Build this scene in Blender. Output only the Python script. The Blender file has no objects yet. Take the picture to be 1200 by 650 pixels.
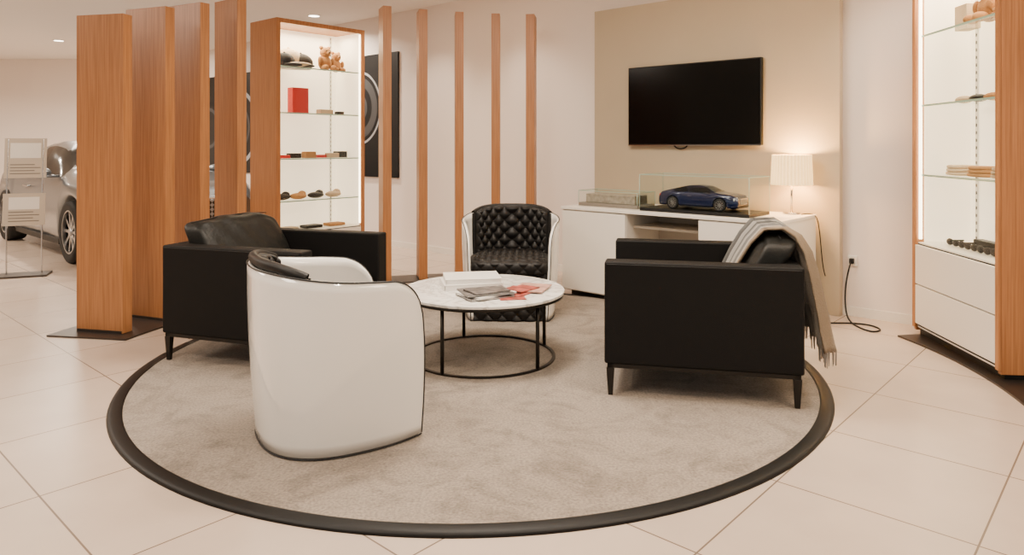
import bpy, bmesh, math, random
import numpy as np
from mathutils import Vector, Matrix, Euler
random.seed(3)
scene = bpy.context.scene
col = scene.collection
PI = math.pi

# ------------------------------------------------------------------ materials
def mat(name, c, rough=0.5, metal=0.0, noise=0.0, nscale=20.0, bump=0.0, bscale=200.0, coat=0.0, emis=None, estr=0.0, spec=0.5, sheen=0.0):
    m = bpy.data.materials.new(name); m.use_nodes = True
    nt = m.node_tree; b = nt.nodes['Principled BSDF']
    b.inputs['Base Color'].default_value = (*c, 1)
    b.inputs['Roughness'].default_value = rough
    b.inputs['Metallic'].default_value = metal
    b.inputs['Specular IOR Level'].default_value = spec
    b.inputs['Coat Weight'].default_value = coat
    b.inputs['Coat Roughness'].default_value = 0.05
    b.inputs['Sheen Weight'].default_value = sheen
    if emis:
        b.inputs['Emission Color'].default_value = (*emis, 1)
        b.inputs['Emission Strength'].default_value = estr
    tc = nt.nodes.new('ShaderNodeTexCoord')
    if noise > 0:
        n = nt.nodes.new('ShaderNodeTexNoise'); n.inputs['Scale'].default_value = nscale; n.inputs['Detail'].default_value = 4
        nt.links.new(tc.outputs['Object'], n.inputs['Vector'])
        r = nt.nodes.new('ShaderNodeValToRGB')
        r.color_ramp.elements[0].position = 0.3; r.color_ramp.elements[1].position = 0.7
        r.color_ramp.elements[0].color = (*[x*(1-noise) for x in c], 1)
        r.color_ramp.elements[1].color = (*[min(1, x*(1+noise)) for x in c], 1)
        nt.links.new(n.outputs['Fac'], r.inputs['Fac']); nt.links.new(r.outputs['Color'], b.inputs['Base Color'])
    if bump > 0:
        n2 = nt.nodes.new('ShaderNodeTexNoise'); n2.inputs['Scale'].default_value = bscale; n2.inputs['Detail'].default_value = 3
        nt.links.new(tc.outputs['Object'], n2.inputs['Vector'])
        bp = nt.nodes.new('ShaderNodeBump'); bp.inputs['Strength'].default_value = bump; bp.inputs['Distance'].default_value = 0.01
        nt.links.new(n2.outputs['Fac'], bp.inputs['Height']); nt.links.new(bp.outputs['Normal'], b.inputs['Normal'])
    return m

def wood_mat(name, c1, c2):
    m = bpy.data.materials.new(name); m.use_nodes = True
    nt = m.node_tree; b = nt.nodes['Principled BSDF']; b.inputs['Roughness'].default_value = 0.42
    tc = nt.nodes.new('ShaderNodeTexCoord'); mp = nt.nodes.new('ShaderNodeMapping')
    mp.inputs['Scale'].default_value = (60, 60, 1.6)
    nt.links.new(tc.outputs['Object'], mp.inputs['Vector'])
    n = nt.nodes.new('ShaderNodeTexNoise'); n.inputs['Scale'].default_value = 1.5; n.inputs['Detail'].default_value = 6
    nt.links.new(mp.outputs['Vector'], n.inputs['Vector'])
    r = nt.nodes.new('ShaderNodeValToRGB'); r.color_ramp.elements[0].position = .3; r.color_ramp.elements[1].position = .7
    r.color_ramp.elements[0].color = (*c1, 1); r.color_ramp.elements[1].color = (*c2, 1)
    nt.links.new(n.outputs['Fac'], r.inputs['Fac']); nt.links.new(r.outputs['Color'], b.inputs['Base Color'])
    bp = nt.nodes.new('ShaderNodeBump'); bp.inputs['Strength'].default_value = .15; bp.inputs['Distance'].default_value = .003
    nt.links.new(n.outputs['Fac'], bp.inputs['Height']); nt.links.new(bp.outputs['Normal'], b.inputs['Normal'])
    return m

def glass_mat(name, tint=(0.985, 1, 0.99)):
    m = bpy.data.materials.new(name); m.use_nodes = True
    nt = m.node_tree; nt.nodes.remove(nt.nodes['Principled BSDF'])
    out = nt.nodes['Material Output']
    t = nt.nodes.new('ShaderNodeBsdfTransparent'); t.inputs['Color'].default_value = (*tint, 1)
    g = nt.nodes.new('ShaderNodeBsdfGlossy'); g.inputs['Roughness'].default_value = 0.02
    lw = nt.nodes.new('ShaderNodeLayerWeight'); lw.inputs['Blend'].default_value = 0.5
    pw = nt.nodes.new('ShaderNodeMath'); pw.operation = 'POWER'; pw.inputs[1].default_value = 4.0
    ml = nt.nodes.new('ShaderNodeMath'); ml.operation = 'MULTIPLY_ADD'; ml.inputs[1].default_value = 0.16; ml.inputs[2].default_value = 0.010
    mx = nt.nodes.new('ShaderNodeMixShader')
    nt.links.new(lw.outputs['Facing'], pw.inputs[0]); nt.links.new(pw.outputs[0], ml.inputs[0])
    nt.links.new(ml.outputs[0], mx.inputs[0]); nt.links.new(t.outputs[0], mx.inputs[1]); nt.links.new(g.outputs[0], mx.inputs[2])
    nt.links.new(mx.outputs[0], out.inputs[0])
    return m

def emis_mat(name, c, s):
    return mat(name, c, 0.6, emis=c, estr=s)

M_wall = mat('wall_paint', (0.82, 0.73, 0.655), 0.75, bump=0.05, bscale=90)
M_ceil = mat('ceiling_paint', (0.86, 0.82, 0.77), 0.85)
M_panel = mat('beige_panel', (0.48, 0.395, 0.275), 0.6, noise=0.02, nscale=3)
M_wood = wood_mat('oak_veneer', (0.30, 0.115, 0.033), (0.47, 0.20, 0.068))
M_leather = mat('black_leather', (0.0038, 0.0033, 0.003), 0.6, bump=0.2, bscale=350, spec=0.2)
M_leather2 = mat('dark_leather_cushion', (0.0055, 0.0058, 0.0046), 0.5, bump=0.25, bscale=60, spec=0.3)
M_tuft = mat('tufted_leather', (0.005, 0.0042, 0.0036), 0.5, bump=0.1, bscale=350, spec=.3)
M_shell = mat('gloss_white_shell', (0.87, 0.84, 0.78), 0.12, coat=.7)
M_pipe = mat('black_piping', (0.006, 0.006, 0.006), 0.5)
M_metal = mat('dark_bronze_metal', (0.020, 0.017, 0.014), 0.42, metal=0.6)
M_plate = mat('steel_plate', (0.07, 0.058, 0.05), 0.4, metal=0.8)
M_white = mat('white_lacquer', (0.84, 0.79, 0.70), 0.35)
M_recess_shade = mat('recess_shadow', (0.55, 0.49, 0.41), 0.6)  # shade inside the sideboard recess put into a darker lacquer tone
M_black = mat('matte_black', (0.005, 0.005, 0.005), 0.5, spec=.3)
M_screen = mat('tv_screen', (0.002, 0.002, 0.002), 0.15, spec=0.2)
M_glass = glass_mat('clear_glass')
M_glassedge = mat('glass_edge_green', (0.36, 0.5, 0.42), 0.2)
M_rubber = mat('black_rubber_trim', (0.004, 0.0038, 0.0035), 0.5, spec=.25)
M_paper = mat('paper_white', (0.83, 0.80, 0.76), 0.6)
M_red = mat('red_print', (0.50, 0.015, 0.012), 0.5)
M_tan = mat('tan_plush', (0.40, 0.19, 0.065), 0.9, bump=0.6, bscale=120)
M_cream = mat('cream_fabric', (0.60, 0.46, 0.31), 0.85, bump=0.4, bscale=120)
M_silver = mat('silver_paint', (0.14, 0.155, 0.17), 0.3, metal=0.6, coat=.8)
M_blue = mat('blue_paint', (0.003, 0.009, 0.045), 0.25, metal=0.3, coat=.8)
M_carglass = mat('car_glass', (0.004, 0.005, 0.006), 0.1, spec=.25)
M_tire = mat('tire', (0.006, 0.006, 0.006), 0.7)
M_rim = mat('alloy_rim', (0.40, 0.40, 0.40), 0.3, metal=1)
M_chrome = mat('chrome', (0.55, 0.55, 0.55), 0.15, metal=1)
M_tail = mat('lamp_lens', (0.6, 0.63, 0.65), 0.1, coat=1)

def rug_mat():
    m = bpy.data.materials.new('taupe_carpet'); m.use_nodes = True
    nt = m.node_tree; b = nt.nodes['Principled BSDF']; b.inputs['Roughness'].default_value = 0.95
    b.inputs['Sheen Weight'].default_value = 0.1
    tc = nt.nodes.new('ShaderNodeTexCoord')
    n = nt.nodes.new('ShaderNodeTexNoise'); n.inputs['Scale'].default_value = 3.2; n.inputs['Detail'].default_value = 10; n.inputs['Roughness'].default_value = .7
    n.inputs['Distortion'].default_value = 1.6
    nt.links.new(tc.outputs['Object'], n.inputs['Vector'])
    r = nt.nodes.new('ShaderNodeValToRGB'); r.color_ramp.elements[0].position = .34; r.color_ramp.elements[1].position = .54
    r.color_ramp.elements[0].color = (0.165, 0.134, 0.106, 1); r.color_ramp.elements[1].color = (0.268, 0.222, 0.177, 1)
    n2 = nt.nodes.new('ShaderNodeTexNoise'); n2.inputs['Scale'].default_value = 90; n2.inputs['Detail'].default_value = 3
    nt.links.new(tc.outputs['Object'], n2.inputs['Vector'])
    r2 = nt.nodes.new('ShaderNodeValToRGB'); r2.color_ramp.elements[0].position = .3; r2.color_ramp.elements[1].position = .7
    r2.color_ramp.elements[0].color = (.68, .68, .68, 1); r2.color_ramp.elements[1].color = (1.2, 1.2, 1.2, 1)
    nt.links.new(n2.outputs['Fac'], r2.inputs['Fac'])
    mx = nt.nodes.new('ShaderNodeMix'); mx.data_type = 'RGBA'; mx.blend_type = 'MULTIPLY'; mx.inputs[0].default_value = 1
    nt.links.new(n.outputs['Fac'], r.inputs['Fac'])
    nt.links.new(r.outputs['Color'], mx.inputs[6]); nt.links.new(r2.outputs['Color'], mx.inputs[7])
    nt.links.new(mx.outputs[2], b.inputs['Base Color'])
    bp = nt.nodes.new('ShaderNodeBump'); bp.inputs['Strength'].default_value = .5; bp.inputs['Distance'].default_value = .01
    nt.links.new(n2.outputs['Fac'], bp.inputs['Height']); nt.links.new(bp.outputs['Normal'], b.inputs['Normal'])
    return m
M_rug = rug_mat()

def tile_mat():
    m = bpy.data.materials.new('floor_tiles'); m.use_nodes = True
    nt = m.node_tree; b = nt.nodes['Principled BSDF']; b.inputs['Roughness'].default_value = 0.27
    tc = nt.nodes.new('ShaderNodeTexCoord')
    def dot(v):
        d = nt.nodes.new('ShaderNodeVectorMath'); d.operation = 'DOT_PRODUCT'; d.inputs[1].default_value = v
        nt.links.new(tc.outputs['Object'], d.inputs[0]); return d
    du = dot((0.7413, -0.6712, 0)); dv = dot((0.6712, 0.7413, 0))
    au = nt.nodes.new('ShaderNodeMath'); au.inputs[1].default_value = 1.08 + 0.66*20
    av = nt.nodes.new('ShaderNodeMath'); av.inputs[1].default_value = -0.77 + 0.65*20
    nt.links.new(du.outputs['Value'], au.inputs[0]); nt.links.new(dv.outputs['Value'], av.inputs[0])
    cb = nt.nodes.new('ShaderNodeCombineXYZ'); nt.links.new(au.outputs[0], cb.inputs[0]); nt.links.new(av.outputs[0], cb.inputs[1])
    br = nt.nodes.new('ShaderNodeTexBrick'); br.offset = 0; br.squash = 1
    br.inputs['Scale'].default_value = 1; br.inputs['Mortar Size'].default_value = 0.0034; br.inputs['Mortar Smooth'].default_value = 0.1
    br.inputs['Brick Width'].default_value = 0.66; br.inputs['Row Height'].default_value = 0.65
    br.inputs['Color1'].default_value = (0.52, 0.415, 0.33, 1); br.inputs['Color2'].default_value = (0.56, 0.45, 0.36, 1)
    br.inputs['Mortar'].default_value = (0.17, 0.125, 0.092, 1)
    nt.links.new(cb.outputs[0], br.inputs['Vector'])
    n = nt.nodes.new('ShaderNodeTexNoise'); n.inputs['Scale'].default_value = 3; n.inputs['Detail'].default_value = 6
    nt.links.new(tc.outputs['Object'], n.inputs['Vector'])
    r = nt.nodes.new('ShaderNodeValToRGB'); r.color_ramp.elements[0].color = (.84, .84, .84, 1); r.color_ramp.elements[1].color = (1.08, 1.08, 1.08, 1)
    nt.links.new(n.outputs['Fac'], r.inputs['Fac'])
    mx = nt.nodes.new('ShaderNodeMix'); mx.data_type = 'RGBA'; mx.blend_type = 'MULTIPLY'; mx.inputs[0].default_value = 1
    nt.links.new(br.outputs['Color'], mx.inputs[6]); nt.links.new(r.outputs['Color'], mx.inputs[7])
    nt.links.new(mx.outputs[2], b.inputs['Base Color'])
    return m
M_tile = tile_mat()

def stripe_mat():
    m = bpy.data.materials.new('woven_throw'); m.use_nodes = True
    nt = m.node_tree; b = nt.nodes['Principled BSDF']; b.inputs['Roughness'].default_value = 0.95
    tc = nt.nodes.new('ShaderNodeTexCoord'); sx = nt.nodes.new('ShaderNodeSeparateXYZ')
    nt.links.new(tc.outputs['UV'], sx.inputs[0])
    r = nt.nodes.new('ShaderNodeValToRGB'); r.color_ramp.interpolation = 'LINEAR'
    e = r.color_ramp.elements
    e[0].position = 0; e[0].color = (.16, .155, .145, 1)
    e[1].position = .10; e[1].color = (.04, .04, .04, 1)
    for p, c in [(.22, (.045, .045, .044, 1)), (.27, (.30, .285, .26, 1)), (.33, (.27, .26, .24, 1)), (.38, (.05, .05, .048, 1)), (.52, (.07, .068, .065, 1)), (.57, (.34, .32, .29, 1)), (.64, (.12, .117, .113, 1)), (.76, (.14, .137, .13, 1)), (.82, (.38, .35, .31, 1)), (.92, (.22, .165, .11, 1))]:
        x = e.new(p); x.color = c
    nt.links.new(sx.outputs[0], r.inputs['Fac']); nt.links.new(r.outputs['Color'], b.inputs['Base Color'])
    n2 = nt.nodes.new('ShaderNodeTexNoise'); n2.inputs['Scale'].default_value = 150
    bp = nt.nodes.new('ShaderNodeBump'); bp.inputs['Strength'].default_value = .5; bp.inputs['Distance'].default_value = .01
    nt.links.new(tc.outputs['Object'], n2.inputs['Vector'])
    nt.links.new(n2.outputs['Fac'], bp.inputs['Height']); nt.links.new(bp.outputs['Normal'], b.inputs['Normal'])
    return m
M_throw = stripe_mat()

def marble_mat():
    m = bpy.data.materials.new('white_marble'); m.use_nodes = True
    nt = m.node_tree; b = nt.nodes['Principled BSDF']; b.inputs['Roughness'].default_value = 0.12
    tc = nt.nodes.new('ShaderNodeTexCoord')
    n = nt.nodes.new('ShaderNodeTexNoise'); n.inputs['Scale'].default_value = 5; n.inputs['Detail'].default_value = 8; n.inputs['Distortion'].default_value = 1.8
    nt.links.new(tc.outputs['Object'], n.inputs['Vector'])
    r = nt.nodes.new('ShaderNodeValToRGB'); e = r.color_ramp.elements
    e[0].position = .42; e[0].color = (.74, .71, .66, 1); e[1].position = .54; e[1].color = (.78, .75, .70, 1)
    x = e.new(.48); x.color = (.50, .47, .43, 1)
    nt.links.new(n.outputs['Fac'], r.inputs['Fac']); nt.links.new(r.outputs['Color'], b.inputs['Base Color'])
    return m
M_marble = marble_mat()

def grille_mat():
    m = bpy.data.materials.new('matrix_grille'); m.use_nodes = True
    nt = m.node_tree; b = nt.nodes['Principled BSDF']; b.inputs['Roughness'].default_value = 0.3
    tc = nt.nodes.new('ShaderNodeTexCoord'); mp = nt.nodes.new('ShaderNodeMapping')
    mp.inputs['Rotation'].default_value = (PI/4, 0, 0)
    ck = nt.nodes.new('ShaderNodeTexChecker'); ck.inputs['Scale'].default_value = 28
    ck.inputs['Color1'].default_value = (.005, .005, .005, 1); ck.inputs['Color2'].default_value = (.25, .25, .25, 1)
    nt.links.new(tc.outputs['Object'], mp.inputs['Vector']); nt.links.new(mp.outputs['Vector'], ck.inputs['Vector'])
    nt.links.new(ck.outputs['Color'], b.inputs['Base Color'])
    return m
M_grille = grille_mat()

def shade_mat():
    # pleated fabric: inner glow and dimmer pleat valleys put into the emission by angle
    m = mat('pleated_lampshade', (.80, .60, .34), .9, emis=(1, .62, .22), estr=2.6)
    nt = m.node_tree; b = nt.nodes['Principled BSDF']
    tc = nt.nodes.new('ShaderNodeTexCoord'); sx = nt.nodes.new('ShaderNodeSeparateXYZ')
    nt.links.new(tc.outputs['Object'], sx.inputs[0])
    at = nt.nodes.new('ShaderNodeMath'); at.operation = 'ARCTAN2'
    nt.links.new(sx.outputs[1], at.inputs[0]); nt.links.new(sx.outputs[0], at.inputs[1])
    ml = nt.nodes.new('ShaderNodeMath'); ml.operation = 'MULTIPLY'; ml.inputs[1].default_value = 36
    sn = nt.nodes.new('ShaderNodeMath'); sn.operation = 'SINE'
    ma = nt.nodes.new('ShaderNodeMath'); ma.operation = 'MULTIPLY_ADD'; ma.inputs[1].default_value = .55; ma.inputs[2].default_value = 1.9
    nt.links.new(at.outputs[0], ml.inputs[0]); nt.links.new(ml.outputs[0], sn.inputs[0]); nt.links.new(sn.outputs[0], ma.inputs[0])
    nt.links.new(ma.outputs[0], b.inputs['Emission Strength'])
    return m
M_shade = shade_mat()

# ------------------------------------------------------------------ helpers
def empty(name, loc=(0, 0, 0), rz=0.0):
    o = bpy.data.objects.new(name, None); col.objects.link(o)
    o.location = loc; o.rotation_euler = (0, 0, rz); o.empty_display_size = .1
    return o

def mk(name, bm, m=None, parent=None, loc=(0, 0, 0), rot=(0, 0, 0), smooth=False, bevel=0, seg=2, mats=None):
    me = bpy.data.meshes.new(name); bm.normal_update(); bm.to_mesh(me); bm.free()
    if smooth:
        for p in me.polygons: p.use_smooth = True
    o = bpy.data.objects.new(name, me); col.objects.link(o)
    if mats:
        for x in mats: me.materials.append(x)
    elif m: me.materials.append(m)
    o.location = loc; o.rotation_euler = rot
    if parent: o.parent = parent
    if bevel > 0:
        b = o.modifiers.new('bevel', 'BEVEL'); b.width = bevel; b.segments = seg; b.limit_method = 'ANGLE'; b.harden_normals = False
        for p in me.polygons: p.use_smooth = True
        wn = o.modifiers.new('wn', 'WEIGHTED_NORMAL'); wn.keep_sharp = True
    return o

def box(name, lo, hi, m, parent=None, bevel=0.0, seg=2, loc=(0,0,0), rot=(0,0,0)):
    bm = bmesh.new(); bmesh.ops.create_cube(bm, size=1)
    for v in bm.verts:
        v.co = Vector([lo[i] + (v.co[i]+.5)*(hi[i]-lo[i]) for i in range(3)])
    return mk(name, bm, m, parent, loc, rot, bevel=bevel, seg=seg)

def cyl(name, r, z0, z1, m, parent=None, loc=(0, 0), seg=48, r2=None, bevel=0, rot=(0,0,0), z=0, smooth=True):
    bm = bmesh.new()
    bmesh.ops.create_cone(bm, cap_ends=True, segments=seg, radius1=r, radius2=r if r2 is None else r2, depth=z1-z0)
    for v in bm.verts: v.co.z += (z0+z1)/2
    o = mk(name, bm, m, parent, (loc[0], loc[1], z), rot, bevel=bevel)
    if smooth and not bevel:
        for p in o.data.polygons:
            p.use_smooth = len(p.vertices) == 4
    return o

def ball(bm, c, r, sc=(1, 1, 1), u=16, v=10):
    mtx = Matrix.Translation(c) @ Matrix.Diagonal((*[r*s for s in sc], 1))
    bmesh.ops.create_uvsphere(bm, u_segments=u, v_segments=v, radius=1, matrix=mtx)

def cushion(name, lo, hi, m, parent=None, k=6, n=14, puff=0.0, rot=(0,0,0), fn=None, bow=0.0):
    bm = bmesh.new(); bmesh.ops.create_cube(bm, size=2)
    bmesh.ops.subdivide_edges(bm, edges=bm.edges[:], cuts=n, use_grid_fill=True)
    c = Vector([(lo[i]+hi[i])/2 for i in range(3)]); h = [(hi[i]-lo[i])/2 for i in range(3)]
    for v in bm.verts:
        a, b_, d = v.co
        nn = (abs(a)**k+abs(b_)**k+abs(d)**k)**(1/k)
        q = Vector((a/nn, b_/nn, d/nn))
        w = Vector(((h[0]+puff*(1-b_*b_)*(1-d*d))*q.x, (h[1])*q.y, (h[2]+puff*(1-a*a)*(1-b_*b_))*q.z))
        if fn: w = fn(w, (a, b_, d))
        v.co = w
    return mk(name, bm, m, parent, c, rot, smooth=True)

def curve(name, pts, r, m, parent=None, cyclic=False, bez=True, loc=(0,0,0)):
    cu = bpy.data.curves.new(name, 'CURVE'); cu.dimensions = '3D'; cu.bevel_depth = r; cu.bevel_resolution = 3
    if bez:
        s = cu.splines.new('NURBS'); s.points.add(len(pts)-1); s.order_u = 4; s.use_endpoint_u = True
    else:
        s = cu.splines.new('POLY'); s.points.add(len(pts)-1)
    for i, p in enumerate(pts): s.points[i].co = (*p, 1)
    s.use_cyclic_u = cyclic
    cu.materials.append(m)
    o = bpy.data.objects.new(name, cu); col.objects.link(o); o.location = loc
    if parent: o.parent = parent
    return o

def sector(name, r0, r1, a0, a1, z0, z1, m, cx, cy, n=24, parent=None, bevel=0):
    bm = bmesh.new(); rows = []
    for i in range(n+1):
        a = math.radians(a0+(a1-a0)*i/n); d = (-math.sin(a), math.cos(a))
        rows.append([bm.verts.new((d[0]*r, d[1]*r, z)) for r, z in ((r0, z0), (r1, z0), (r1, z1), (r0, z1))])
    for i in range(n):
        for j in range(4):
            bm.faces.new((rows[i][j], rows[i][(j+1) % 4], rows[i+1][(j+1) % 4], rows[i+1][j]))
    bm.faces.new(rows[0]); bm.faces.new(rows[-1][::-1])
    bmesh.ops.recalc_face_normals(bm, faces=bm.faces)
    return mk(name, bm, m, parent, (cx, cy, 0), bevel=bevel)

# ------------------------------------------------------------------ room
CX, CY = -0.2, 4.31
WR = math.atan2(-0.6712, 0.7413)
H = 3.0
bm = bmesh.new()
vs = [bm.verts.new(p) for p in ((-13, -3, 0), (8, -3, 0), (8, 14.2, 0), (-13, 14.2, 0))]; bm.faces.new(vs)
mk('floor', bm, M_tile)
bm = bmesh.new()
vs = [bm.verts.new(p) for p in ((-13, -3, H), (-13, 14.2, H), (8, 14.2, H), (8, -3, H))]; bm.faces.new(vs)
mk('ceiling', bm, M_ceil)
box('wall_right', (-12.75, 0.10, 0), (7.2, 0.25, H), M_wall, loc=(2.35, 5.5, 0), rot=(0, 0, WR))
box('baseboard_right', (-12.4, 0.085, 0), (7.0, 0.098, 0.07), M_white, loc=(2.35, 5.5, 0), rot=(0, 0, WR))
box('wall_far', (-12.9, 14.0, 0), (-6.9, 14.15, H), M_wall)
box('wall_left', (-13.0, -3, 0), (-12.85, 14.15, H), M_wall)

W = lambda name: empty(name, (2.35, 5.5, 0), WR)
p = W('tv_wall_panel')
box('panel_board', (-2.087, 0.0, 0.0), (0.186, 0.07, 2.6), M_panel, p, bevel=.003)

tv = W('television')
box('tv_body', (-1.665, -0.055, 1.30), (-0.40, -0.012, 2.015), M_black, tv, bevel=.005)
box('tv_screen', (-1.655, -0.0575, 1.312), (-0.41, -0.055, 2.005), M_screen, tv)
box('tv_bottom_strip', (-1.665, -0.0575, 1.296), (-0.40, -0.05, 1.303), M_chrome, tv)
box('wall_mount', (-1.2, -0.013, 1.5), (-0.8, 0.0, 1.8), M_black, tv)
curve('tv_cable', [(-1.22, -.02, 1.32), (-1.2, -.02, 1.27), (-1.12, -.02, 1.262), (-1.08, -.02, 1.285), (-1.07, -.02, 1.32)], .006, M_black, tv)

sb = W('sideboard')
y0, y1 = -0.78, -0.06
box('top', (-1.88, y0-.01, .745), (0.035, y1, .77), M_white, sb, bevel=.003)
box('carcass_left', (-1.873, y0+.018, .05), (-1.224, y1, .744), M_white, sb)
box('carcass_right', (-.581, y0+.018, .05), (0.03, y1, .744), M_white, sb)
box('recess_back', (-1.224, y1-.2, .05), (-.581, y1-.18, .744), M_recess_shade, sb)
box('recess_shelf', (-1.224, y0+.12, .62), (-.581, y1-.2, .64), M_recess_shade, sb)
box('door_left_1', (-1.872, y0, .06), (-1.227, y0+.017, .735), M_white, sb, bevel=.002)
for k, (a, b) in enumerate([(.52, .735), (.29, .514), (.06, .284)]):
    box('drawer_right_%d' % k, (-.579, y0, a), (0.029, y0+.017, b), M_white, sb, bevel=.002)
box('plinth_left', (-1.83, y0+.08, 0), (-1.26, y1-.05, .05), M_metal, sb)
box('plinth_right', (-.54, y0+.08, 0), (-.01, y1-.05, .05), M_metal, sb)

def glass_case(name, s0, s1, a0, a1, z0, h, base_m, base_h=.02):
    g = W(name)
    box('case_base', (s0, a0, z0), (s1, a1, z0+base_h), base_m, g, bevel=.002)
    z = z0+base_h+.0005; t = .004
    box('pane_front', (s0, a0, z), (s1, a0+t, z0+h), M_glass, g)
    box('pane_back', (s0, a1-t, z), (s1, a1, z0+h), M_glass, g)
    box('pane_l', (s0, a0+t, z), (s0+t, a1-t, z0+h), M_glass, g)
    box('pane_r', (s1-t, a0+t, z), (s1, a1-t, z0+h), M_glass, g)
    box('pane_top', (s0, a0, z0+h), (s1, a1, z0+h+t), M_glass, g)
    for i, (x, y) in enumerate(((s0, a0), (s1, a0), (s0, a1), (s1, a1))):
        cyl('edge_%d' % i, .0025, z, z0+h, M_glassedge, g, (x, y), seg=6)
    for i, y in enumerate((a0, a1)):
        box('top_edge_%d' % i, (s0, y-.0018, z0+h), (s1, y+.0018, z0+h+.005), M_glassedge, g)
    for i, x in enumerate((s0, s1)):
        box('side_edge_%d' % i, (x-.0018, a0, z0+h), (x+.0018, a1, z0+h+.005), M_glassedge, g)
    return g
g1 = glass_case('glass_display_case', -1.80, -1.20, -.64, -.36, .7705, .13, mat('case_grey', (.2, .175, .14), .4), .03)
box('brochure_stack', (-1.75, -.60, .801), (-1.25, -.40, .875), mat('grey_brochures', (.33, .28, .22), .5, noise=.3, nscale=30), g1, bevel=.004)
g2 = glass_case('glass_display_case', -1.14, -.22, -.70, -.33, .7705, .29, M_black, .025)

# ------------------------------------------------------------------ cars
def sm(xs, px, pz, k=5):
    y = np.interp(xs, px, pz); pad = np.pad(y, k, mode='edge')
    ker = np.ones(2*k+1)/(2*k+1)
    return np.convolve(pad, ker, 'valid')

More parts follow.
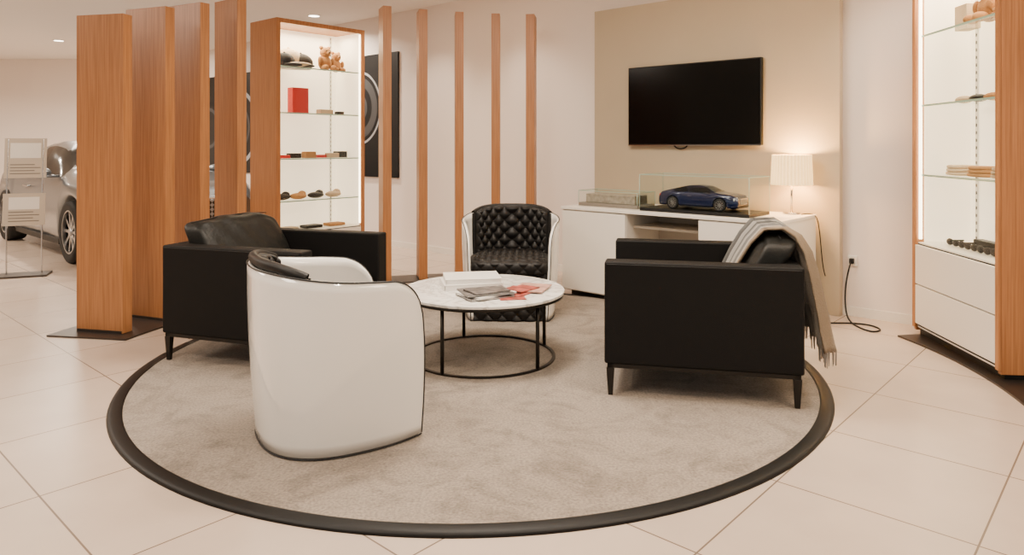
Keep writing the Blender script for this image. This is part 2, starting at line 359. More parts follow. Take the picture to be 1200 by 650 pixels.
def make_car(name, paint, loc, rz, scale=1.0):
    root = empty(name, loc, rz); root.scale = (scale,)*3
    n = 121; xs = np.linspace(-2.4, 2.4, n)
    top = sm(xs, [-2.4, -2.3, -1.95, -1.3, -.7, -.1, .35, 1.0, 1.15, 1.8, 2.2, 2.35, 2.4], [.74, .93, 1.03, 1.19, 1.345, 1.39, 1.34, 1.03, .99, .93, .86, .78, .66], 3)
    belt = sm(xs, [-2.4, -2.2, -1.5, -.6, .4, 1.0, 1.8, 2.2, 2.4], [.68, .86, .96, .92, .90, .91, .86, .78, .58], 3)
    wd = sm(xs, [-2.4, -2.25, -1.9, -1.4, -.7, .3, 1.4, 2.0, 2.25, 2.4], [.66, .82, .91, .965, .93, .92, .955, .90, .82, .70], 3)
    cab = sm(xs, [-2.4, -1.9, -1.2, -.5, .3, .9, 1.2, 2.4], [.78, .76, .66, .615, .615, .68, .72, .74], 4)
    bot = np.full(n, .2)
    for wx in (1.42, -1.42):
        for i, x in enumerate(xs):
            d = abs(x-wx)
            if d < .40: bot[i] = max(bot[i], .34+math.sqrt(max(0, .40**2-d*d)))
    bot[0] = bot[-1] = .3
    bm = bmesh.new(); rows = []
    for i, x in enumerate(xs):
        w, zb, zt, bl, cw = wd[i], bot[i], top[i], belt[i], cab[i]*1.0
        cw = min(cw, w*.86)
        zt = max(zt, bl+.03)
        s = (bl-zb)
        prof = [(w*.6, zb+.0), (w*.955, zb), (w*.985, zb+s*.15), (w*1.0, zb+s*.45), (w*.985, zb+s*.7), (w*.97, zb+s*.88), (w*.93, bl),
                (w*.93+(cw-w*.93)*.15, bl+(zt-bl)*.12 if zt-bl > .15 else bl+(zt-bl)*.3), (w*.93+(cw-w*.93)*.85, bl+(zt-bl)*.80), (cw*.88, bl+(zt-bl)*.93), (cw*.5, zt-.012), (0, zt)]
        ring = [bm.verts.new((x, -y, z)) for y, z in prof] + [bm.verts.new((x, y, z)) for y, z in prof[-2::-1]]
        rows.append(ring)
    m = len(rows[0])
    for i in range(n-1):
        xm = (xs[i]+xs[i+1])/2
        for j in range(m-1):
            f = bm.faces.new((rows[i][j], rows[i+1][j], rows[i+1][j+1], rows[i][j+1]))
            jj = min(j, m-2-j)
            side = (jj == 7) and -1.35 < xm < .85 and not (-.52 < xm < -.44)
            ws = jj in (8, 9, 10) and .42 < xm < 1.02
            rw = jj in (8, 9, 10) and -1.75 < xm < -.85
            f.material_index = 1 if (side or ws or rw) else 0
            f.smooth = True
        f = bm.faces.new((rows[i][0], rows[i][-1], rows[i+1][-1], rows[i+1][0])); f.material_index = 2
    bm.faces.new(rows[0][::-1]); bm.faces.new(rows[-1])
    bmesh.ops.recalc_face_normals(bm, faces=bm.faces)
    mk('car_body', bm, None, root, mats=[paint, M_carglass, M_black])
    for wi, wx in enumerate((1.42, -1.42)):
        for sd in (-1, 1):
            nm = 'wheel_%d_%s' % (wi, 'r' if sd < 0 else 'l')
            bm = bmesh.new()
            prof = [(.24, .11), (.30, .125), (.335, .11), (.345, .08), (.345, -.08), (.335, -.11), (.24, -.11)]
            seg = 40; rr = []
            for a in range(seg):
                t = 2*PI*a/seg
                rr.append([bm.verts.new((r*math.cos(t), y, r*math.sin(t))) for r, y in prof])
            for a in range(seg):
                for b in range(len(prof)-1):
                    f = bm.faces.new((rr[a][b], rr[(a+1) % seg][b], rr[(a+1) % seg][b+1], rr[a][b+1])); f.smooth = True
            bmesh.ops.recalc_face_normals(bm, faces=bm.faces)
            mk(nm+'_tyre', bm, M_tire, root, (wx, sd*.83, .345), (0, 0, 0 if sd > 0 else PI))
            cyl(nm+'_barrel', .245, -.10, .03, M_black, root, rot=(-sd*PI/2, 0, 0), loc=(wx, sd*.83), z=.345, seg=32)
            bm = bmesh.new()
            for k in range(10):
                t = 2*PI*k/10
                mt = Matrix.Rotation(t, 4, 'Y') @ Matrix.Translation((.125, .07, 0)) @ Matrix.Diagonal((.24, .03, .035, 1))
                bmesh.ops.create_cube(bm, size=1, matrix=mt)
            mk(nm+'_spokes', bm, M_rim, root, (wx, sd*.83, .345), (0, 0, 0 if sd > 0 else PI), bevel=.004)
            bm = bmesh.new()
            seg = 40; pr = [(.25, .07), (.25, .11), (.225, .11), (.225, .07)]
            rr = [[bm.verts.new((r*math.cos(2*PI*a/seg), y, r*math.sin(2*PI*a/seg))) for r, y in pr] for a in range(seg)]
            for a in range(seg):
                for b in range(4):
                    bm.faces.new((rr[a][b], rr[(a+1) % seg][b], rr[(a+1) % seg][(b+1) % 4], rr[a][(b+1) % 4]))
            bmesh.ops.recalc_face_normals(bm, faces=bm.faces)
            mk(nm+'_rim', bm, M_rim, root, (wx, sd*.83, .345), (0, 0, 0 if sd > 0 else PI))
            cyl(nm+'_hub', .04, .05, .1, M_rim, root, rot=(-sd*PI/2, 0, 0), loc=(wx, sd*.83), z=.345, seg=16)
    box('grille', (2.37, -.42, .40), (2.425, .42, .70), M_grille, root, bevel=.02)
    box('grille_frame', (2.36, -.44, .385), (2.41, .44, .715), M_chrome, root, bevel=.02)
    box('lower_intake', (2.36, -.62, .23), (2.41, .62, .34), M_black, root, bevel=.01)
    for sd in (-1, 1):
        bm = bmesh.new(); ball(bm, (2.28, sd*.60, .68), .11, (.6, 1, 1)); mk('headlamp_%d' % (sd+1), bm, M_tail, root, smooth=True)
        bm = bmesh.new(); ball(bm, (2.20, sd*.78, .66), .07, (.7, 1, 1)); mk('headlamp_outer_%d' % (sd+1), bm, M_tail, root, smooth=True)
        bm = bmesh.new(); ball(bm, (.72, sd*1.03, .98), .1, (.7, 1.1, .65)); bmesh.ops.create_cube(bm, size=1, matrix=Matrix.Translation((.74, sd*.93, .94)) @ Matrix.Diagonal((.06, .16, .03, 1)))
        mk('mirror_%d' % (sd+1), bm, paint, root, smooth=True)
        bm = bmesh.new(); ball(bm, (-2.33, sd*.62, .76), .1, (.5, 1.3, .7)); mk('tail_lamp_%d' % (sd+1), bm, M_red, root, smooth=True)
        box('door_handle_%d' % (sd+1), (-.45, sd*.93-.02, .78), (-.22, sd*.93+.02, .80), M_chrome, root, bevel=.005)
        box('sill_%d' % (sd+1), (-.95, sd*.88-.03, .16), (.95, sd*.88+.03, .23), M_black, root, bevel=.01)
    return root

cardir = math.atan2(-.68, .735)
make_car('car', M_silver, (-4.23-.735*1.42, 8.46+.68*1.42, 0), cardir)
def wf(s, y):
    e = (0.7413, -0.6712); nn = (0.6712, 0.7413)
    return (2.35+e[0]*s+nn[0]*y, 5.5+e[1]*s+nn[1]*y)
mx_, my_ = wf(-.68, -.51)
make_car('model_car', M_blue, (mx_, my_, .797), WR, .140)

# ------------------------------------------------------------------ table lamp
lx, ly = wf(-.115, -.165)
lamp = empty('table_lamp', (lx, ly, .7705))
cyl('lamp_base', .065, 0, .015, M_chrome, lamp, bevel=.003)
cyl('lamp_stem', .008, .015, .30, M_chrome, lamp, seg=16)
bm = bmesh.new(); N = 144; prev = []
for i in range(N):
    t = 2*PI*i/N; r = .15+.004*(1 if i % 4 < 2 else -1)
    r2 = r*.94
    prev.append((bm.verts.new((r*math.cos(t), r*math.sin(t), .225)), bm.verts.new((r2*math.cos(t), r2*math.sin(t), .455))))
for i in range(N):
    a, b = prev[i], prev[(i+1) % N]; bm.faces.new((a[0], b[0], b[1], a[1]))
sh = mk('lamp_shade', bm, M_shade, lamp)
bm = bmesh.new(); ball(bm, (0, 0, .31), .03); mk('bulb', bm, emis_mat('bulb_glow', (1, .75, .42), 8), lamp, smooth=True)
for zz, en in ((.26, 16), (.42, 34)):
    l = bpy.data.lights.new('lamp_light', 'POINT'); l.energy = en; l.color = (1, .58, .22); l.shadow_soft_size = .03
    lo = bpy.data.objects.new('lamp_glow_%d' % int(zz*100), l); col.objects.link(lo); lo.parent = lamp; lo.location = (0, 0, zz)
cab = W('lamp_cable')
curve('cable', [(-.03, -.2, .776), (-.02, -.12, .776), (.03, -.1, .775), (.06, -.09, .74), (.07, -.06, .5), (.08, -.05, .35), (.09, -.03, .3)], .004, M_black, cab)

pc = W('power_cable')
curve('cable', [(.25, .06, .42), (.25, .03, .40), (.22, -.0, .25), (.24, -.05, .05), (.30, -.15, .006), (.42, -.3, .006), (.52, -.35, .006), (.55, -.22, .006), (.42, -.12, .006), (.28, -.2, .006), (.2, -.3, .006), (.05, -.35, .006), (-.1, -.5, .006)], .006, M_black, pc)
so = W('wall_socket')
box('socket_plate', (.215, .085, .38), (.285, .10, .46), M_white, so, bevel=.004)
box('plug', (.235, .05, .40), (.265, .085, .44), M_black, so, bevel=.004)

def poster(name, s0, s1, z0, z1, rings):
    q = W(name)
    box('print', (s0, .075, z0), (s1, .098, z1), mat('poster_print', (.006, .006, .0065), .4, spec=.3), q)
    for i, (cs, cz, r0, r1, m, a0, a1) in enumerate(rings):
        bm = bmesh.new(); n = 48; r = []
        for k in range(n+1):
            t = math.radians(a0+(a1-a0)*k/n)
            r.append((bm.verts.new((cs+r0*math.cos(t), .073, cz+r0*math.sin(t))), bm.verts.new((cs+r1*math.cos(t), .073, cz+r1*math.sin(t)))))
        for k in range(n): bm.faces.new((r[k][0], r[k][1], r[k+1][1], r[k+1][0]))
        mk('print_ring_%d' % i, bm, m, q)
    return q
M_pg = mat('print_grey', (.05, .05, .052), .4); M_pw = mat('print_light', (.35, .35, .36), .4)
poster('wall_poster', -7.2, -5.205, .88, 2.5, [(-6.05, 1.8, .47, .5, M_pw, 0, 360), (-6.05, 1.8, .30, .42, M_pg, 0, 360), (-6.05, 1.8, .12, .2, M_pg, 0, 360)])
poster('wall_poster', -10.9, -8.8, .85, 2.5, [(-9.4, 1.6, .55, .62, M_pw, 0, 360), (-9.4, 1.6, .3, .36, M_pg, 0, 360), (-10.5, 1.6, .3, .36, M_pg, 0, 360)])

# ------------------------------------------------------------------ wood fins on arc
def fin(name, ang, w, t, h, rmid):
    a = math.radians(ang); d = (-math.sin(a), math.cos(a))
    f = empty(name, (CX+d[0]*rmid, CY+d[1]*rmid, 0), a)
    box('board', (-t/2, -w/2, .0125), (t/2, w/2, h), M_wood, f, bevel=.003)
    box('foot_bracket', (-t/2-.006, -w/2+.01, .0125), (t/2+.006, w/2-.01, .03), M_plate, f)
    return f
for a, h, w_ in ((77.0, 2.20, .38), (68.4, 2.32, .40), (61.0, 2.41, .38), (53.1, 2.51, .34)):
    fin('wood_screen_fin', a, w_, .085, h, 2.70)
for a in (22.4, 14.7, 6.9, -.9, -8.4):
    fin('wood_screen_fin', a, .20, .082, 2.58+.0015*a, 2.66)
sector('screen_base_plate', 2.40, 3.0, 48, 80.5, 0, .012, M_plate, CX, CY)
sector('screen_base_plate', 2.50, 2.85, -12, 26, 0, .012, M_plate, CX, CY)

# ------------------------------------------------------------------ display cabinets
M_cabglow = mat('cabinet_glow_white', (.85, .78, .66), .6, emis=(1, .80, .56), estr=1.15)  # brightness of the lit interior put into the lining as emission
M_led = emis_mat('led_strip', (1, .84, .6), 9)
def cabinet(name, Wd, D, Ht, loc, rz, base, shelves, drawers, ft=.045, z0=0.0):
    c = empty(name, (*loc, z0), rz)
    t = .03
    box('side_l', (0, 0, .03), (t, D, Ht), M_wood, c, bevel=.002)
    box('side_r', (Wd-t, 0, .03), (Wd, D, Ht), M_wood, c, bevel=.002)
    box('cab_top', (t, 0, Ht-t), (Wd-t, D, Ht), M_wood, c)
    box('plinth', (.02, .03, 0), (Wd-.02, D-.02, .05), M_metal, c)
    box('back', (t, D-.02, .05), (Wd-t, D-.002, Ht-t), M_wood, c)
    box('back_glow', (t, D-.03, base), (Wd-t, D-.021, Ht-t), M_cabglow, c)
    box('side_glow_l', (t+.0005, .05, base), (t+.006, D-.03, Ht-t), M_cabglow, c)
    box('side_glow_r', (Wd-t-.006, .05, base), (Wd-t-.0005, D-.03, Ht-t), M_cabglow, c)
    box('frame_l', (0, -.014, .05), (ft, -.001, Ht), M_wood, c, bevel=.002)
    box('frame_r', (Wd-ft, -.014, .05), (Wd, -.001, Ht), M_wood, c, bevel=.002)
    box('frame_t', (ft, -.014, Ht-ft), (Wd-ft, -.001, Ht), M_wood, c, bevel=.002)
    box('base_box', (t, .01, .05), (Wd-t, D-.021, base-.001), M_white, c)
    nd = drawers
    hh = (base-.09)/nd
    for i in range(nd):
        box('drawer_%d' % i, (ft+.004, -.012, .08+i*hh), (Wd-ft-.004, .009, .08+(i+1)*hh-.008), M_white, c, bevel=.002)
    box('drawer_gap', (ft, .0095, .06), (Wd-ft, .0099, base-.01), M_black, c)
    box('glass_door', (ft, -.008, base), (Wd-ft, -.003, Ht-ft), M_glass, c)
    for i, z in enumerate(shelves):
        box('glass_shelf_%d' % i, (t+.01, .03, z-.008), (Wd-t-.01, D-.035, z), M_glass, c)
        box('shelf_edge_%d' % i, (t+.01, .024, z-.012), (Wd-t-.01, .03, z+.001), M_glassedge, c)
    for i, x in enumerate((.12, Wd-.12)):
        box('shelf_rail_%d' % i, (x-.01, D-.04, base+.01), (x+.01, D-.031, Ht-.06), M_chrome, c)
        bm = bmesh.new()
        for k in range(int((Ht-base)/.05)-1):
            bmesh.ops.create_cube(bm, size=1, matrix=Matrix.Translation((x, D-.041, base+.04+k*.05)) @ Matrix.Diagonal((.008, .002, .02, 1)))
        mk('rail_slots_%d' % i, bm, M_black, c)
    box('led_l', (t+.008, .012, base+.02), (t+.02, .03, Ht-.05), M_led, c)
    box('led_r', (Wd-t-.02, .012, base+.02), (Wd-t-.008, .03, Ht-.05), M_led, c)
    l = bpy.data.lights.new('cab_fill', 'AREA'); l.shape = 'RECTANGLE'; l.size = Wd*.8; l.size_y = D*.5; l.energy = 20; l.color = (1, .82, .58)  # area light added inside to brighten the shelves
    lo = bpy.data.objects.new('cabinet_fill', l); col.objects.link(lo); lo.parent = c; lo.location = (Wd/2, D/2, Ht-.06)
    return c

def teddy(parent, x, y, z, s, m):
    bm = bmesh.new()
    ball(bm, (0, 0, .09), .075, (1, .85, 1.1)); ball(bm, (0, -.01, .2), .06)
    for sd in (-1, 1):
        ball(bm, (sd*.045, 0, .25), .022); ball(bm, (sd*.08, -.03, .11), .03, (.8, .8, 1.5)); ball(bm, (sd*.05, -.08, .035), .035, (.8, 1.4, .9))
    ball(bm, (0, -.06, .19), .025)
    o = mk('teddy_bear', bm, m, parent, (x, y, z), smooth=True); o.scale = (s,)*3
    bm = bmesh.new()
    for sd in (-1, 1): ball(bm, (sd*.022, -.062, .215), .007)
    ball(bm, (0, -.085, .195), .009)
    o = mk('teddy_face', bm, M_black, parent, (x, y, z), smooth=True); o.scale = (s,)*3

def hat(parent, x, y, z, m, r=0, s=1.0, nm='cap'):
    bm = bmesh.new(); ball(bm, (0, 0, .045), .09, (1, .85, .8)); ball(bm, (0, -.09, .02), .085, (.9, .8, .16))
    ball(bm, (0, 0, .118), .008)
    for v in bm.verts: v.co.z = max(v.co.z, .002)
    o = mk(nm, bm, m, parent, (x, y, z), (0, 0, r), smooth=True); o.scale = (s,)*3

def bag(parent, x, y, z, w, d, h, m, nm='gift_box'):
    box(nm, (x-w/2, y-d/2, z), (x+w/2, y+d/2, z+h), m, parent, bevel=.004)

def scarf(parent, x, y, z, m, nm='folded_scarf', w=.22):
    for i in range(3):
        cushion(nm+'_%d' % i, (x-w/2+i*.008, y-.07, z+i*.022), (x+w/2-i*.012, y+.07, z+i*.022+.026), m, parent, k=4, n=6)

M_navy = mat('navy_felt', (.008, .008, .012), .8); M_char = mat('charcoal_felt', (.02, .013, .010), .8)
M_shelfcream = mat('pale_leather_goods', (.45, .33, .21), .6)
lc = cabinet('display_cabinet', 1.11, .50, 2.6, (-2.4, 7.2), math.radians(49.7), .40, (.72, 1.16, 1.64, 2.12), 2)
hat(lc, .22, .20, 2.12, M_navy, .3, 1.35)
hat(lc, .45, .25, 2.12, M_char, -.3, 1.5)
hat(lc, .33, .30, 2.12, M_cream, .1, 1.9)
teddy(lc, .74, .22, 2.12, 1.05, M_tan)
teddy(lc, .92, .27, 2.12, .9, M_tan)
bag(lc, .42, .25, 1.64, .20, .10, .28, M_red)
bag(lc, .78, .28, 1.64, .16, .10, .06, M_shelfcream)
bag(lc, .92, .2, 1.64, .09, .06, .04, M_char)
for i, x in enumerate((.2, .36, .52, .68, .82, .96)):
    bag(lc, x, .20+.04*(i % 2), 1.16, .13, .09, .035+.018*(i % 3), [M_red, M_char, M_tan, M_red, M_shelfcream, M_black][i], 'wallet_%d' % i)
for i, x in enumerate((.2, .4, .62, .85)):
    bm = bmesh.new(); ball(bm, (0, 0, .03), .07, (1.4, 1, .5)); ball(bm, (.06, .02, .05), .045, (1, 1, .8))
    mk('key_case_%d' % i, bm, [M_char, M_tan, M_metal, M_shelfcream][i], lc, (x, .22, .721), smooth=True)
for i, x in enumerate((.25, .55, .85)):
    bag(lc, x, .2, .401, .2, .14, .03, [M_shelfcream, M_black, M_tan][i], 'tray_%d' % i)

rc = cabinet('display_cabinet', .985, .38, 2.6, (2.76, 4.86), math.radians(-94.7), .63, (1.09, 1.56, 2.03), 2, ft=.035, z0=.0125)
teddy(rc, .52, .2, 2.03, 1.0, M_tan)
bag(rc, .28, .2, 2.03, .14, .09, .16, M_cream)
scarf(rc, .72, .2, 2.03, M_tan, w=.2)
for i, x in enumerate((.25, .5, .75)):
    scarf(rc, x, .18, 1.09, [M_cream, M_tan, M_shelfcream][i], 'folded_cap_%d' % i, .2)
for i, x in enumerate((.28, .44, .6, .76)):
    bm = bmesh.new(); ball(bm, (0, 0, .02), .055, (1.2, .9, .45)); mk('leather_tray_%d' % i, bm, [M_shelfcream, M_metal, M_tan, M_cream][i], rc, (x, .18, 1.561), smooth=True)
for i, x in enumerate((.22, .36, .5, .64, .78)):
    bm = bmesh.new(); ball(bm, (-.035, 0, .022), .032, (1, .5, .7)); ball(bm, (.035, 0, .022), .032, (1, .5, .7))
    bmesh.ops.create_cube(bm, size=1, matrix=Matrix.Translation((0, 0, .028)) @ Matrix.Diagonal((.05, .008, .008, 1)))
    for sd in (-1, 1): bmesh.ops.create_cube(bm, size=1, matrix=Matrix.Translation((sd*.066, .05, .026)) @ Matrix.Diagonal((.006, .11, .01, 1)))
    mk('sunglasses_%d' % i, bm, M_char if i % 2 else M_black, rc, (x, .14, .631), smooth=False)
bag(rc, .5, .28, .631, .5, .06, .05, M_metal, 'glasses_tray')
sector('cabinet_base_plate', 2.86, 3.28, -106, -80, 0, .012, M_plate, CX, CY)

# ------------------------------------------------------------------ rug
cyl('rug', 1.915, 0.0, .012, M_rug, None, (CX, CY), seg=128, smooth=False)
bm = bmesh.new(); N = 160
prof = [(1.902, .0122), (1.904, .015), (1.912, .0165), (1.95, .0155), (1.965, .010), (1.970, .001), (1.92, .001)]
rr = [[bm.verts.new((r*math.cos(2*PI*a/N), r*math.sin(2*PI*a/N), z)) for r, z in prof] for a in range(N)]
for a in range(N):
    for b in range(len(prof)-1):
        f = bm.faces.new((rr[a][b], rr[(a+1) % N][b], rr[(a+1) % N][b+1], rr[a][b+1])); f.smooth = True
bmesh.ops.recalc_face_normals(bm, faces=bm.faces)
mk('rug_border_trim', bm, M_rubber, None, (CX, CY, 0))
RZ = .0122

# ------------------------------------------------------------------ armchairs
def armchair(name, loc, rz, D=.97, Wd=.96):
    c = empty(name, (*loc, RZ), rz)
    hd, hw = D/2, Wd/2; zb, zt, at = .165, .69, .115
    for s, nm in ((-1, 'arm_r'), (1, 'arm_l')):
        lo, hi = sorted((s*hw, s*(hw-at)))
        box(nm, (-hd, lo, zb), (hd, hi, zt), M_leather, c, bevel=.012, seg=4)
        curve(nm+'_seam', [(-hd+.012, s*(hw-.001), zt-.014), (hd-.012, s*(hw-.001), zt-.014)], .0022, M_pipe, c, bez=False)
    box('back', (-hd, -hw+at, zb), (-hd+.12, hw-at, zt), M_leather, c, bevel=.012, seg=4)
    box('seat_deck', (-hd+.12, -hw+at, zb), (hd-.015, hw-at, .31), M_leather, c, bevel=.01, seg=3)
    cushion('seat_cushion', (-hd+.13, -hw+at+.004, .305), (hd-.005, hw-at-.004, .455), M_leather2, c, k=7, puff=.012)
    cw = (hw-at-.01)
    def lean(w, q):
        w.x += -.10*q[2]; w.z += -.006*abs(q[1])**3 - .005*math.sin(q[1]*9)*(q[2] > .5)
        w.x += .004*math.sin(q[1]*14+q[2]*5)
        return w
    cushion('back_cushion', (-hd+.10, -cw, .43), (-hd+.27, cw, .81), M_leather2, c, k=8, n=20, puff=.018, fn=lean)
    curve('cushion_seam', [(-hd+.09, -cw+.02, .81), (-hd+.085, -cw/2, .826), (-hd+.085, 0, .828), (-hd+.085, cw/2, .826), (-hd+.09, cw-.02, .81)], .0035, M_pipe, c)
    fz = zb-.022
    box('rail_front', (hd-.045, -hw+.01, fz), (hd-.015, hw-.01, zb), M_metal, c, bevel=.002)
    box('rail_rear', (-hd+.015, -hw+.01, fz), (-hd+.045, hw-.01, zb), M_metal, c, bevel=.002)
    box('rail_r', (-hd+.015, -hw+.01, fz), (hd-.015, -hw+.04, zb), M_metal, c, bevel=.002)
    box('rail_l', (-hd+.015, hw-.04, fz), (hd-.015, hw-.01, zb), M_metal, c, bevel=.002)
    k = 0
    for sx in (-1, 1):
        for sy in (-1, 1):
            bm = bmesh.new(); bmesh.ops.create_cube(bm, size=1)
            for v in bm.verts:
                f = 1.0 if v.co.z > 0 else .6
                v.co = Vector((sx*(hd-.03)+v.co.x*.04*f, sy*(hw-.027)+v.co.y*.034*f, (v.co.z+.5)*fz))
            mk('leg_%d' % k, bm, M_metal, c, bevel=.002); k += 1
    return c
armchair('armchair', (-1.48, 4.565), math.radians(-18.1), Wd=1.0)
armchair('armchair', (1.05, 4.01), math.radians(167.8))

# throw over right armchair (chair-local frame: +x facing, +y nearer to camera)
th = empty('throw_blanket', (1.05, 4.01, RZ), math.radians(167.8))
prof = [(-.06, .462), (-.12, .475), (-.17, .56), (-.215, .66), (-.27, .76), (-.33, .835), (-.40, .848), (-.46, .81), (-.505, .73), (-.53, .62), (-.55, .5), (-.57, .38), (-.59, .27)]
P = []
for i in range(len(prof)-1):
    for k in range(4):
        t = k/4; P.append((prof[i][0]*(1-t)+prof[i+1][0]*t, prof[i][1]*(1-t)+prof[i+1][1]*t))
P.append(prof[-1])
bm = bmesh.new(); uvl = bm.loops.layers.uv.new('UVMap')
NY = 60; g = []
def ty(u, tt): return -.34+.56*u+.20*tt**1.3 - .06*(1-tt)*(u-.5)
for i, (x, z) in enumerate(P):
    row = []
    tt = i/(len(P)-1)
    for j in range(NY+1):
        u = j/NY; y = ty(u, tt)
        rip = .016*math.sin(u*26+tt*3.5)+.010*math.sin(u*47-1+tt*5)
        out = .35 if tt < .45 else 1.0+1.1*(tt-.45)
        dx = (1 if tt < .46 else -1)*(rip+.014)*out
        dz = .010+abs(rip)*.4*(1-tt)
        row.append(bm.verts.new((x+dx, y, z+dz+(.02*math.sin(u*5) if tt > .9 else 0))))
    g.append(row)
for i in range(len(P)-1):
    for j in range(NY):
        f = bm.faces.new((g[i][j], g[i+1][j], g[i+1][j+1], g[i][j+1])); f.smooth = True
        for l, (a, b) in zip(f.loops, ((j, i), (j, i+1), (j+1, i+1), (j+1, i))): l[uvl].uv = (a/NY, b/len(P))
o = mk('throw_cloth', bm, M_throw, th); s = o.modifiers.new('thick', 'SOLIDIFY'); s.thickness = .01; s.offset = 0
bm = bmesh.new()
for j in range(0, NY+1, 1):
    u = j/NY; y = ty(u, 1)
    rip = .016*math.sin(u*26+3.5)+.010*math.sin(u*47+4)
    x = -.59-(rip+.014)*1.6
    for q in (-.003, .003):
        bmesh.ops.create_cone(bm, cap_ends=True, segments=5, radius1=.0015, radius2=.003, depth=.075, matrix=Matrix.Translation((x, y+q, .27-.02+.02*math.sin(u*5))) @ Matrix.Rotation(random.uniform(-.15, .15), 4, 'X'))
mk('throw_fringe', bm, mat('grey_fringe', (.26, .235, .21), .9), th)

# ------------------------------------------------------------------ tub chairs
def tub(name, loc, rz, sc=1.0):
    c = empty(name, (*loc, RZ), rz)
    A, B, ne = .375*sc, .385*sc, 2.45
    TM = math.radians(128)
    HB = .765
    def plan(t, r=1.0):
        ct, st = math.cos(t), math.sin(t)
        return (-A*r*math.copysign(abs(ct)**(2/ne), ct), B*r*math.copysign(abs(st)**(2/ne), st))
    def taper(z): return .905+.095*math.sin(min(1, z/.70)*PI/2)
    def rim(t):
        q = abs(t)/TM
        a = min(1, max(0, (q-.12)/.88)); a = a*a*(3-2*a)
        h = HB-.06*a
        e = (q-.84)/.16
        if e > 0: h -= .16*(1-math.sqrt(max(0, 1-e*e)))
        return h
    n, m = 96, 16; bm = bmesh.new(); g = []
    for i in range(n+1):
        u = -1+2*i/n; u = math.copysign(1-(1-abs(u))**1.15, u) if abs(u) > 0 else 0
        t = TM*u; row = []
        h = rim(t)
        for j in range(m+1):
            v = j/m; z = .012+(h-.012)*v
            x, y = plan(t, taper(z))
            fw = max(0, (abs(t)/TM-.72)/.28); x += .075*fw*math.sqrt(max(0, 1-(z/.7)**2))
            row.append(bm.verts.new((x, y, z)))
        g.append(row)
    for i in range(n):
        for j in range(m):
            f = bm.faces.new((g[i][j], g[i+1][j], g[i+1][j+1], g[i][j+1])); f.smooth = True
    edge = [r[-1].co.copy() for r in g]
    left = [v.co.copy() for v in g[0]]; right = [v.co.copy() for v in g[-1]]
    bottom = [r[0].co.copy() for r in g]
    bmesh.ops.recalc_face_normals(bm, faces=bm.faces)
    o = mk('shell', bm, M_shell, c)
    sd = o.modifiers.new('thick', 'SOLIDIFY'); sd.thickness = .022
    f0 = o.data.polygons[len(o.data.polygons)//2]; cen = f0.center
    sd.offset = -1 if (f0.normal.x*cen.x+f0.normal.y*cen.y) > 0 else 1
    pts = [p for p in left] + edge[1:-1] + [p for p in right[::-1]]
    curve('piping', [tuple(p) for p in pts], .0034, M_pipe, c, bez=False)
    curve('bottom_piping', [tuple(p+Vector((0, 0, -.006))) for p in bottom], .003, M_pipe, c, bez=False)
    sz = .052
    def tuft(a, b):
        return (abs(math.sin(PI*(a+b)/2))*abs(math.sin(PI*(a-b)/2)))**.5
    nu, nv = 150, 120; bm = bmesh.new(); g = []; TP = math.radians(58)
    def crown(t): return .800-.045*abs(t/TP)**3
    for i in range(nu+1):
        t = TP*(-1+2*i/nu); row = []
        for j in range(nv+1):
            v = j/nv; z = .36+(crown(t)-.36)*v
            x, y = plan(t, taper(z))
            ln = math.hypot(x, y); arc = t*.36
            ed = min(1, (1-abs(t/TP))/.08); ed = math.sqrt(max(0, 1-(1-ed)**2))
            et = min(1, (1-v)/.07); et = math.sqrt(max(0, 1-(1-et)**2))
            th_ = .022+(.045+.028*tuft(arc/sz, z/sz))*ed*et
            row.append(bm.verts.new((x*(1-th_/ln), y*(1-th_/ln), z)))
        g.append(row)
    for i in range(nu):
        for j in range(nv):
            f = bm.faces.new((g[i][j], g[i+1][j], g[i+1][j+1], g[i][j+1])); f.smooth = True
    bmesh.ops.recalc_face_normals(bm, faces=bm.faces)
    mk('back_pad', bm, M_tuft, c)
    cr = []
    for i in range(33):
        t = TP*(-1+2*i/32); x, y = plan(t, .93)
        cr.append((x, y, crown(t)-.010))
    curve('pad_crown', cr, .022, M_tuft, c)
    for sgn in (-1, 1):
        side = []
        for i in range(12):
            z = .42+(crown(TP)-.43)*i/11; x, y = plan(sgn*TP, taper(z)*.93)
            side.append((x, y, z))
        curve('pad_side_%d' % (sgn+1), side, .018, M_tuft, c)
    def tf(w, q):
        if q[2] > .2:
            w.z += .020*tuft(w.x/sz, w.y/sz)*min(1, (1-abs(q[0]))*6)*min(1, (1-abs(q[1]))*6)
        if q[0] > .9:
            w.x += .012*tuft(w.z/sz, w.y/sz)
        if w.x < 0: w.y *= 1-.28*(abs(w.x)/.30)**2.2
        return w
    cushion('seat_cushion', (-.285, -.318, .33), (.330, .318, .45), M_tuft, c, k=5, n=80, fn=tf)
    bm = bmesh.new(); nu, nv = 120, 70; g = []
    for i in range(nu+1):
        y = -.29+.58*i/nu; row = []
        for j in range(nv+1):
            z = .012+.335*j/nv
            ed = min(1, (1-abs(y)/.29)/.06)
            x = .24+.05*math.sqrt(max(0, 1-(y/.36)**2))+.020*tuft(y/sz, z/sz)*ed
            row.append(bm.verts.new((x, y, z)))
        g.append(row)
    for i in range(nu):
        for j in range(nv):
            f = bm.faces.new((g[i][j], g[i+1][j], g[i+1][j+1], g[i][j+1])); f.smooth = True
    bmesh.ops.recalc_face_normals(bm, faces=bm.faces)
    mk('front_apron', bm, M_tuft, c)
    box('inner_body', (-.2, -.29, .012), (.255, .29, .36), M_tuft, c, bevel=.02)
    bm = bmesh.new()
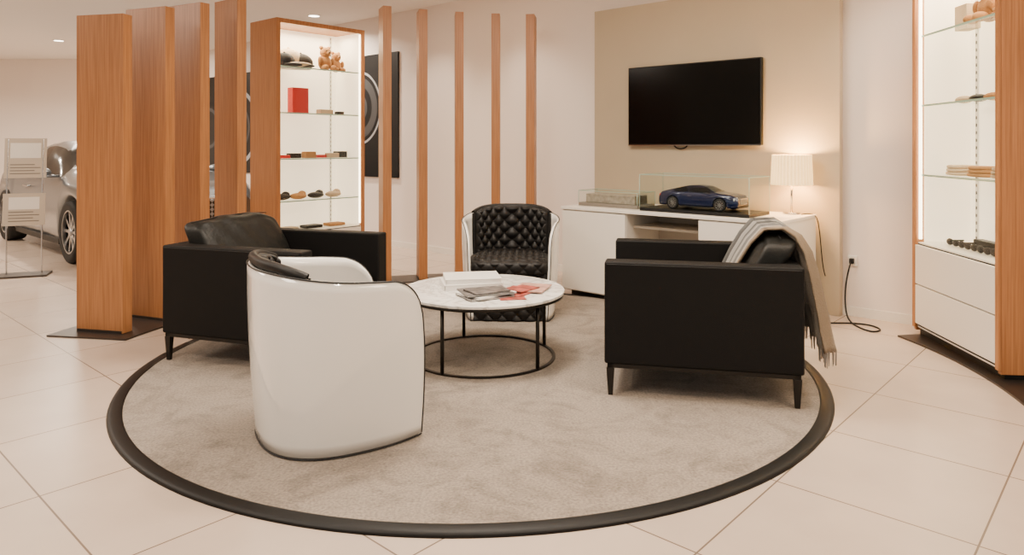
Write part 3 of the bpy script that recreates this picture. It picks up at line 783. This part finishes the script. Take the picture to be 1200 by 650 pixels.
    for a in range(-8, 9):
        for b in range(0, 18):
            if (a+b) % 2: continue
            z = b*sz; t = a*sz/.36
            if abs(t) < TP*.9 and .46 < z < crown(t)-.04:
                x, y = plan(t, taper(z)); ln = math.hypot(x, y)
                ball(bm, (x*(1-.070/ln), y*(1-.070/ln), z), .006, u=8, v=6)
    mk('buttons', bm, M_pipe, c, smooth=True)
    return c
tub('tub_chair', (-.81, 3.25), math.radians(30))
tub('tub_chair', (-.01, 5.46), math.radians(-92), .97)

# ------------------------------------------------------------------ coffee table
TX, TY = -.175, 4.34
ct = empty('coffee_table', (TX, TY, RZ))
cyl('marble_top', .495, .393, .410, M_marble, ct, seg=96, bevel=.003)
cyl('top_rim', .490, .376, .3925, M_metal, ct, seg=96)
def ring(name, r0, r1, z0, z1, m, parent):
    bm = bmesh.new(); N = 96
    pr = [(r0, z0), (r1, z0), (r1, z1), (r0, z1)]
    rr = [[bm.verts.new((r*math.cos(2*PI*a/N), r*math.sin(2*PI*a/N), z)) for r, z in pr] for a in range(N)]
    for a in range(N):
        for b in range(4):
            bm.faces.new((rr[a][b], rr[(a+1) % N][b], rr[(a+1) % N][(b+1) % 4], rr[a][(b+1) % 4]))
    bmesh.ops.recalc_face_normals(bm, faces=bm.faces)
    return mk(name, bm, m, parent)
ring('base_ring', .422, .440, 0, .010, M_metal, ct)
for i, a in enumerate((240, 318, 28, 110)):
    t = math.radians(a); x, y = .432*math.cos(t), .432*math.sin(t)
    cyl('leg_%d' % i, .011, .005, .377, M_metal, ct, (x, y), seg=16)

ZT = RZ+.4105
def book(name, x, y, z, w, d, h, rz, cover, pages=True):
    b = empty(name, (x, y, z), math.radians(rz))
    box('cover_bottom', (-w/2, -d/2, 0), (w/2, d/2, .003), cover, b)
    box('pages', (-w/2+.004, -d/2+.004, .003), (w/2-.003, d/2-.004, h-.003), M_paper, b)
    box('cover_top', (-w/2, -d/2, h-.003), (w/2, d/2, h), cover, b, bevel=.001)
    box('spine', (-w/2-.003, -d/2, 0), (-w/2, d/2, h), cover, b)
    return b
M_bookw = mat('white_book_cover', (.78, .75, .70), .3, noise=.03, nscale=8)
M_mag1 = mat('magazine_photo', (.10, .09, .085), .3, noise=.95, nscale=22)
M_mag2 = mat('magazine_red', (.30, .06, .045), .35, noise=.8, nscale=18)
M_mag3 = mat('magazine_pink', (.46, .26, .20), .35, noise=.5, nscale=12)
book('coffee_table_book', -.255, 4.42, ZT, .36, .27, .035, 12, M_bookw)
book('coffee_table_book', -.25, 4.425, ZT+.0353, .34, .26, .03, 9, M_bookw)
book('magazine', -.155, 4.12, ZT, .22, .28, .012, -62, M_mag1)
book('magazine', -.150, 4.13, ZT+.0123, .22, .28, .010, -48, M_bookw)
book('magazine', -.155, 4.12, ZT+.0227, .22, .28, .010, -70, M_mag1)
book('magazine', -.145, 4.10, ZT+.0331, .16, .22, .008, -58, M_mag1)
book('magazine', .03, 4.24, ZT, .19, .26, .007, -30, M_mag2)
book('magazine', .12, 4.31, ZT+.0073, .19, .25, .007, -18, M_mag3)
book('magazine', .06, 4.25, ZT+.0146, .13, .18, .006, -40, M_mag2)
book('pamphlet', .00, 4.06, ZT, .10, .15, .004, -80, M_mag2)

# ------------------------------------------------------------------ sign stand
ss = empty('sign_stand', (-4.86, 7.05, 0), math.radians(22))
box('base', (-.22, -.13, 0), (.22, .13, .02), M_plate, ss, bevel=.004)
for i, x in enumerate((-.15, .15)):
    curve('post_%d' % i, [(x, .02, .02), (x, .0, .5), (x, .05, 1.0), (x, .10, 1.36)], .007, M_chrome, ss)
M_sign = mat('sign_panel', (.40, .33, .25), .35); M_ink = mat('sign_ink', (.12, .10, .08), .5); M_sp = mat('sign_photo', (.62, .56, .48), .4)
for i, (z, h, yo) in enumerate(((.97, .40, .06), (.50, .32, .0))):
    kw = dict(loc=(0, yo, z), rot=(-.12, 0, 0))
    box('sign_plate_%d' % i, (-.18, -.012, 0), (.18, -.004, h), M_sign, ss, **kw)
    box('sign_picture_%d' % i, (-.13, -.0135, h*.5), (.13, -.0125, h*.88), M_sp, ss, **kw)
    for k in range(4):
        box('sign_line_%d_%d' % (i, k), (-.13, -.0135, .04+k*.03), (.13-.05*(k % 2), -.0125, .048+k*.03), M_ink, ss, **kw)

# ------------------------------------------------------------------ ceiling lights
M_lens = emis_mat('downlight_lens', (1, .9, .75), 12)
def downlight(x, y, e=45, size=.14, spot=None):
    d = empty('ceiling_downlight', (x, y, H))
    ring('bezel', size/2, size/2+.02, -.008, -.001, M_white, d)
    cyl('lens', size/2, -.006, -.002, M_lens, d, seg=24)
    if spot:
        l = bpy.data.lights.new('dl', 'SPOT'); l.spot_size = math.radians(spot); l.spot_blend = .8; l.shadow_soft_size = .06
    else:
        l = bpy.data.lights.new('dl', 'AREA'); l.shape = 'DISK'; l.size = size; l.spread = math.radians(150)
    l.energy = e; l.color = (1, .85, .69)
    o = bpy.data.objects.new('lamp', l); col.objects.link(o); o.parent = d; o.location = (0, 0, -.012)
for x, y in ((-7.36, 11.5), (-4.77, 8.93), (-2.6, 9.3), (-7.5, 8.0), (-10, 11.5), (-10, 7.5)):
    downlight(x, y, 70)
for s_, y_ in ((-4.4, -.55), (-3.0, -.55), (.75, -.45)):
    x, y = wf(s_, y_); downlight(x, y, 120, spot=105)
for x, y in ((-.3, 3.9), (-1.9, 3.2), (1.2, 3.2), (.3, 2.0)):
    downlight(x, y, 165, spot=110)
def arealight(name, x, y, sx, sy, e, c=(1, .87, .73)):  # unseen area lights added under the ceiling as overall fill
    l = bpy.data.lights.new(name, 'AREA'); l.shape = 'RECTANGLE'; l.size = sx; l.size_y = sy; l.energy = e; l.color = c
    o = bpy.data.objects.new(name, l); col.objects.link(o); o.location = (x, y, H-.03)
    return o
arealight('ceiling_fill', -.2, 4.2, 1.2, 1.2, 115)
arealight('ceiling_fill', -2.5, 1.5, 1.2, 1.2, 100)
arealight('ceiling_fill', 2.2, 2.0, 1.2, 1.2, 90, (1, .80, .60))
arealight('ceiling_fill', -5.5, 5.0, 1.5, 1.5, 135)
arealight('ceiling_fill', -6.5, 11.0, 2.0, 2.0, 130)

w = bpy.data.worlds.new('World'); scene.world = w; w.use_nodes = True
w.node_tree.nodes['Background'].inputs[0].default_value = (1, .96, .91, 1)
w.node_tree.nodes['Background'].inputs[1].default_value = 0.75

# ------------------------------------------------------------------ camera
cam = bpy.data.cameras.new('camera'); co = bpy.data.objects.new('camera', cam); col.objects.link(co)
co.location = (0, 0, 1.3); co.rotation_euler = (PI/2, 0, 0)
cam.sensor_width = 36; cam.lens = 830/1200*36; cam.shift_y = -155/1200; cam.clip_start = .05
scene.camera = co
